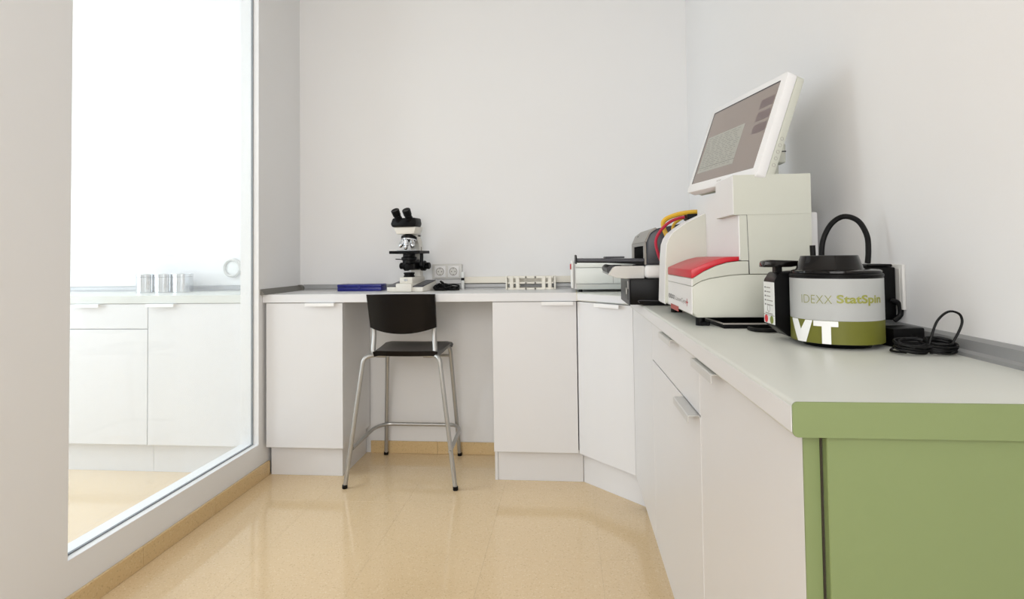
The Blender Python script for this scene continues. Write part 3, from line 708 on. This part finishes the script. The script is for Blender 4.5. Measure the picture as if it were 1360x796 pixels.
bm = bmesh.new()
for k in range(17):
    yy = wy1 - .006 - k * (wy1 - wy0 - .012) / 16.5
    x = wx0 + .006
    while x < wx1 - .02:
        L_ = random.uniform(.008, .03); box(x, min(x + L_, wx1 - .006), yy - .0012, yy, .0048, .0049, bm=bm); x += L_ + random.uniform(.004, .014)
obj('screen_text_rows', bm, 'screenline', sc)['kind'] = 'stuff'
obj('screen_line', box(wx0, wx1, wy0 + .014, wy0 + .0148, .0048, .00492), 'ink', sc)
for k in range(3):
    yb = hh * .72 - k * .034; obj('screen_button', box(hw * .62, hw * .97, yb - .024, yb, .0046, .0048), 'screenbtn', sc)
bm = fit_text('VIEW', -.012, .014, -hh - .013, -hh - .008); bmesh.ops.translate(bm, vec=(0, 0, .0042), verts=bm.verts)
obj('bezel_lettering', bm, 'mgrey', mo)
for k in range(5):
    m_ = Matrix.Translation((hw + fw_ - .0012, -hh + .016 + k * .0165, -.030)) @ Matrix.Rotation(math.pi / 2, 4, 'Y')
    obj('side_button', lathe([(.0042, .0), (.0042, .0006), (.0035, .0007), (.0035, .0003)], 16, mtx=m_, cap=False), 'mgrey', mo)
MI = MM.inverted()
arm = obj('stand_arm', box(.500, .544, 1.452, 1.490, 1.295, 1.344, .003, 1, mtx=MI), 'instr_shaded', mo)
obj('arm_joint', box(.4998, .5444, 1.4516, 1.4904, 1.322, 1.325, mtx=MI), 'ink', arm)
obj('stand_neck', box(.505, .527, 1.455, 1.487, 1.2352, 1.2945, .002, 1, mtx=MI), 'instr_shaded', mo)

# ---------------------------------------------------------------- centrifuge
CX, CY, CR = .4938, 1.1009, .0764
ce = thing('centrifuge', 'round white and olive centrifuge with black lid on the right worktop', 'centrifuge', (CX, CY, H + .0005))
obj('base', lathe([(.055, 0), (.058, .006), (.066, .007), (.070, .010)], 40), 'black', ce)
obj('barrel', lathe([(.072, .0085), (CR - .0006, .0105), (CR - .0006, .126), (.070, .127)], 56), 'black', ce)
# wrapped label: angles measured from the direction to the camera
phi0 = math.atan2(-CY, -CX)
def wrap(bm, r):
    ds = [k * .004 for k in range(-26, 27)]
    for d in ds:
        bmesh.ops.bisect_plane(bm, geom=bm.verts[:] + bm.edges[:] + bm.faces[:], plane_co=(d, 0, 0), plane_no=(1, 0, 0))
    for v in bm.verts:
        a = phi0 + v.co.x / CR
        v.co = Vector((r * math.cos(a), r * math.sin(a), v.co.y))
    return bm
def band(z0, z1, a0, a1, r):
    bm = bmesh.new(); n = 60; A, B = [], []
    for k in range(n + 1):
        a = phi0 + a0 + (a1 - a0) * k / n
        A.append(bm.verts.new((r * math.cos(a), r * math.sin(a), z0))); B.append(bm.verts.new((r * math.cos(a), r * math.sin(a), z1)))
    for k in range(n): bm.faces.new((A[k], A[k + 1], B[k + 1], B[k]))
    r_in = r - .0006; rr = bmesh.ops.solidify(bm, geom=bm.faces[:], thickness=.0005)
    bmesh.ops.recalc_face_normals(bm, faces=bm.faces)
    return bm
obj('white_label', band(.050, .1235, -1.62, 1.75, CR), 'label', ce)
obj('olive_label', band(.0095, .0498, -1.62, 1.75, CR), 'olive', ce)
obj('lettering', wrap(fit_text('IDEXX', -.0584, -.0055, .0800, .0945, -.020), CR + .0009), 'olive', ce)
obj('lettering', wrap(fit_text('StatSpin', .0015, .0815, .0770, .0958, .026), CR + .0009), 'olive', ce)
vt = bmesh.new()
def poly(pts):
    vs = [vt.verts.new((p[0], p[1], 0)) for p in pts]; vt.faces.new(vs)
z0, z1 = .0096, .0495
poly([(-.0890, z1), (-.0690, z1), (-.0530, z0), (-.0705, z0)]); poly([(-.0620, z0 + .0225), (-.0565, z0), (-.0510, z0), (-.0380, z1), (-.0515, z1)])
poly([(-.0365, z1 - .0095), (-.0365, z1), (.0030, z1), (.0030, z1 - .0095)]); poly([(-.0225, z0), (-.0082, z0), (-.0082, z1 - .0095), (-.0225, z1 - .0095)])
vo = obj('lettering', wrap(vt, CR + .0009), 'label', ce); vo['label'] = 'large white letters VT on the olive band'
obj('rim', lathe([(.070, .125), (CR + .0005, .126), (CR + .0008, .130), (.074, .1325)], 56), 'black', ce)
lid = obj('lid', lathe([(.060, .1328), (.0745, .1330), (.0745, .1365), (.070, .1385), (.050, .1395)], 56), 'blackgloss', ce)
obj('lid_dome', lathe([(.057, .1385), (.055, .141), (.0475, .1635), (.046, .1645)], 28, mtx=Matrix.Translation((-.012, -.004, 0))), 'blackgloss', lid)
# control housing on the left
hs = prism([(-.096, .030), (-.096, .116), (-.086, .132), (-.03, .136), (-.03, .008), (-.070, .008)], 'y', .034, .096, .002, 1)
ho = obj('control_housing', hs, 'black', ce)
cp_ = obj('control_panel', box(-.0972, -.0962, .0365, .0935, .031, .113), 'label', ho)
for k in range(5):
    obj('panel_led', box(-.0977, -.0971, .082, .086, .1005 - k * .0085, .1035 - k * .0085), 'ink', cp_)
    obj('panel_text', box(-.0976, -.0971, .078 - (.022 if k < 3 else .034) , .078, .1010 - k * .0085, .1028 - k * .0085), 'mgrey', cp_)
obj('panel_line', box(-.0976, -.0971, .0365, .0935, .0475, .0482), 'ink', cp_)
obj('panel_text', box(-.0976, -.0971, .045, .085, .050, .0518), 'mgrey', cp_)
obj('panel_symbol', tube([(-.0972, .066 + .007 * math.cos(a / 8 * math.pi), .061 + .007 * math.sin(a / 8 * math.pi)) for a in range(16)], .0006, 5, closed=True), 'mgrey', cp_)
for y, m_ in ((.080, 'led'), (.050, 'ledg')):
    obj('panel_button', lathe([(.0075, 0), (.0075, .0012)], 20, mtx=Matrix.Translation((-.0971, y, .0395)) @ Matrix.Rotation(-math.pi / 2, 4, 'Y')), m_, cp_)
obj('latch_post', box(-.088, -.075, .050, .070, .130, .145, .002, 1), 'black', ho)
obj('latch_lever', prism([(-.112, .1425), (-.110, .1545), (-.100, .1570), (-.040, .1545), (-.034, .147), (-.060, .1425)], 'y', .044, .074, .002, 2), 'blackgloss', ho)

# ---------------------------------------------------------------- wall power unit, adaptor, cords on the right
wp = thing('wall_plate', 'white socket plate on the right wall behind the black power unit', 'socket', (XR, 1.205, 1.000))
obj('plate', box(-.007, -.0005, -.044, .044, -.043, .045, .002, 2), 'lgrey', wp)
obj('plate_rim', box(-.0078, -.007, -.036, .036, -.035, .037, .0003, 1), 'lgrey', wp)
pu = thing('power_unit', 'upright black power unit plugged into the white wall plate', 'power unit', (.618, 1.212, .988))
obj('case', box(-.022, .0246, -.034, .040, -.052, .052, .003, 2), 'black', pu)
obj('collar', box(-.026, .022, -.030, .036, .0525, .058, .002, 1), 'black', pu)
obj('plug_cord', tube([(.012, -.036, -.012), (.026, -.040, -.020), (.028, -.040, -.040), (.016, -.040, -.052)], .005, 8, smooth=5), 'cable', pu)
lp = obj('looped_cable', tube([(.535, 1.27, H + .006), (.542, 1.275, .98), (.545, 1.275, 1.05), (.548, 1.272, 1.095), (.562, 1.265, 1.130), (.582, 1.252, 1.146), (.604, 1.238, 1.136), (.616, 1.228, 1.105), (.615, 1.222, 1.072), (.611, 1.218, 1.0480)], .0055, 10, smooth=6), 'cable')
tag(lp, 'thick black cable standing in a tall loop behind the centrifuge', 'cable')
sk2 = obj('aerial', tube([(.516, 1.24, H + .0005), (.515, 1.24, 1.02), (.513, 1.24, 1.086)], .0055, 10), 'cable')
tag(sk2, 'short straight black rod standing behind the centrifuge lid', 'aerial')
ad = thing('power_adaptor', 'black power adaptor brick right of the centrifuge', 'adaptor', (.603, 1.094, H + .0005), math.radians(12))
obj('brick', box(-.034, .028, -.022, .024, 0, .033, .003, 2), 'black', ad)
obj('cord_grommet', cyl((.0, -.022, .016), (.004, -.030, .015), .004, 10), 'cable', ad)
bm = bmesh.new()
for c, rx in ((.566, .027), (.606, .025)):
    for k in range(10):
        q = 1 + random.uniform(-.22, .12); tl = random.uniform(-.5, .5); dz = random.uniform(0, .004); pts = []
        for i in range(14):
            a = 2 * math.pi * i / 14
            pts.append((c + rx * q * math.cos(a), .994 + .017 * q * math.sin(a) + random.uniform(-.0015, .0015), H + .0035 + .0012 * k + dz + .0045 * (1 + math.sin(a + tl))))
        tube(pts, .0019, 6, bm, smooth=2, closed=True)
tube([(.607, 1.058, H + .015), (.580, 1.045, H + .012), (.545, 1.020, H + .004), (.540, 1.000, H + .004), (.552, .988, H + .004)], .0019, 6, bm, smooth=5)
tube([(.585, .985, H + .016), (.589, .985, H + .030), (.599, .985, H + .056), (.616, .985, H + .071), (.632, .985, H + .068), (.637, .985, H + .056), (.632, .985, H + .040), (.620, .985, H + .018)], .0019, 6, bm, smooth=5)
tube([(.586, .980, H + .004), (.587, .994, H + .026), (.586, 1.010, H + .004)], .0030, 6, bm, smooth=5)
tag(obj('cord_bundle', bm, 'cable'), 'tied bundle of thin black cord by the right wall rail', 'cord')

# ---------------------------------------------------------------- neighbouring room
for k, (x, lb) in enumerate(((-2.350, 'leftmost of the three steel cans behind the glass'), (-2.243, 'middle one of the three steel cans behind the glass'), (-2.136, 'rightmost of the three steel cans behind the glass'))):
    cn = thing('steel_can', lb, 'can', (x, 2.965, H + .0005), random.uniform(0, 1), 'steel cans behind the glass')
    obj('body', lathe([(.050, 0), (.0515, .002), (.0515, .084), (.050, .086)], 40), 'steel', cn)
    obj('lid', lathe([(.0525, .0862), (.0525, .100), (.051, .102), (.046, .102), (.045, .0995)], 40), 'steel', cn)
rg = thing('wall_vent', 'round white wall fitting behind the glass, right of the steel cans', 'vent', (-1.905, YB, 1.03))
m_ = Matrix.Translation((0, -.0005, 0)) @ Matrix.Rotation(math.pi / 2, 4, 'X')
obj('ring', lathe([(.053, 0), (.055, .006), (.053, .020), (.046, .026), (.040, .020), (.039, .008)], 40, mtx=m_, cap=False), 'lgrey', rg)
obj('disc', lathe([(.0388, .0), (.0388, .010), (.034, .012)], 40, mtx=m_), 'label', rg)
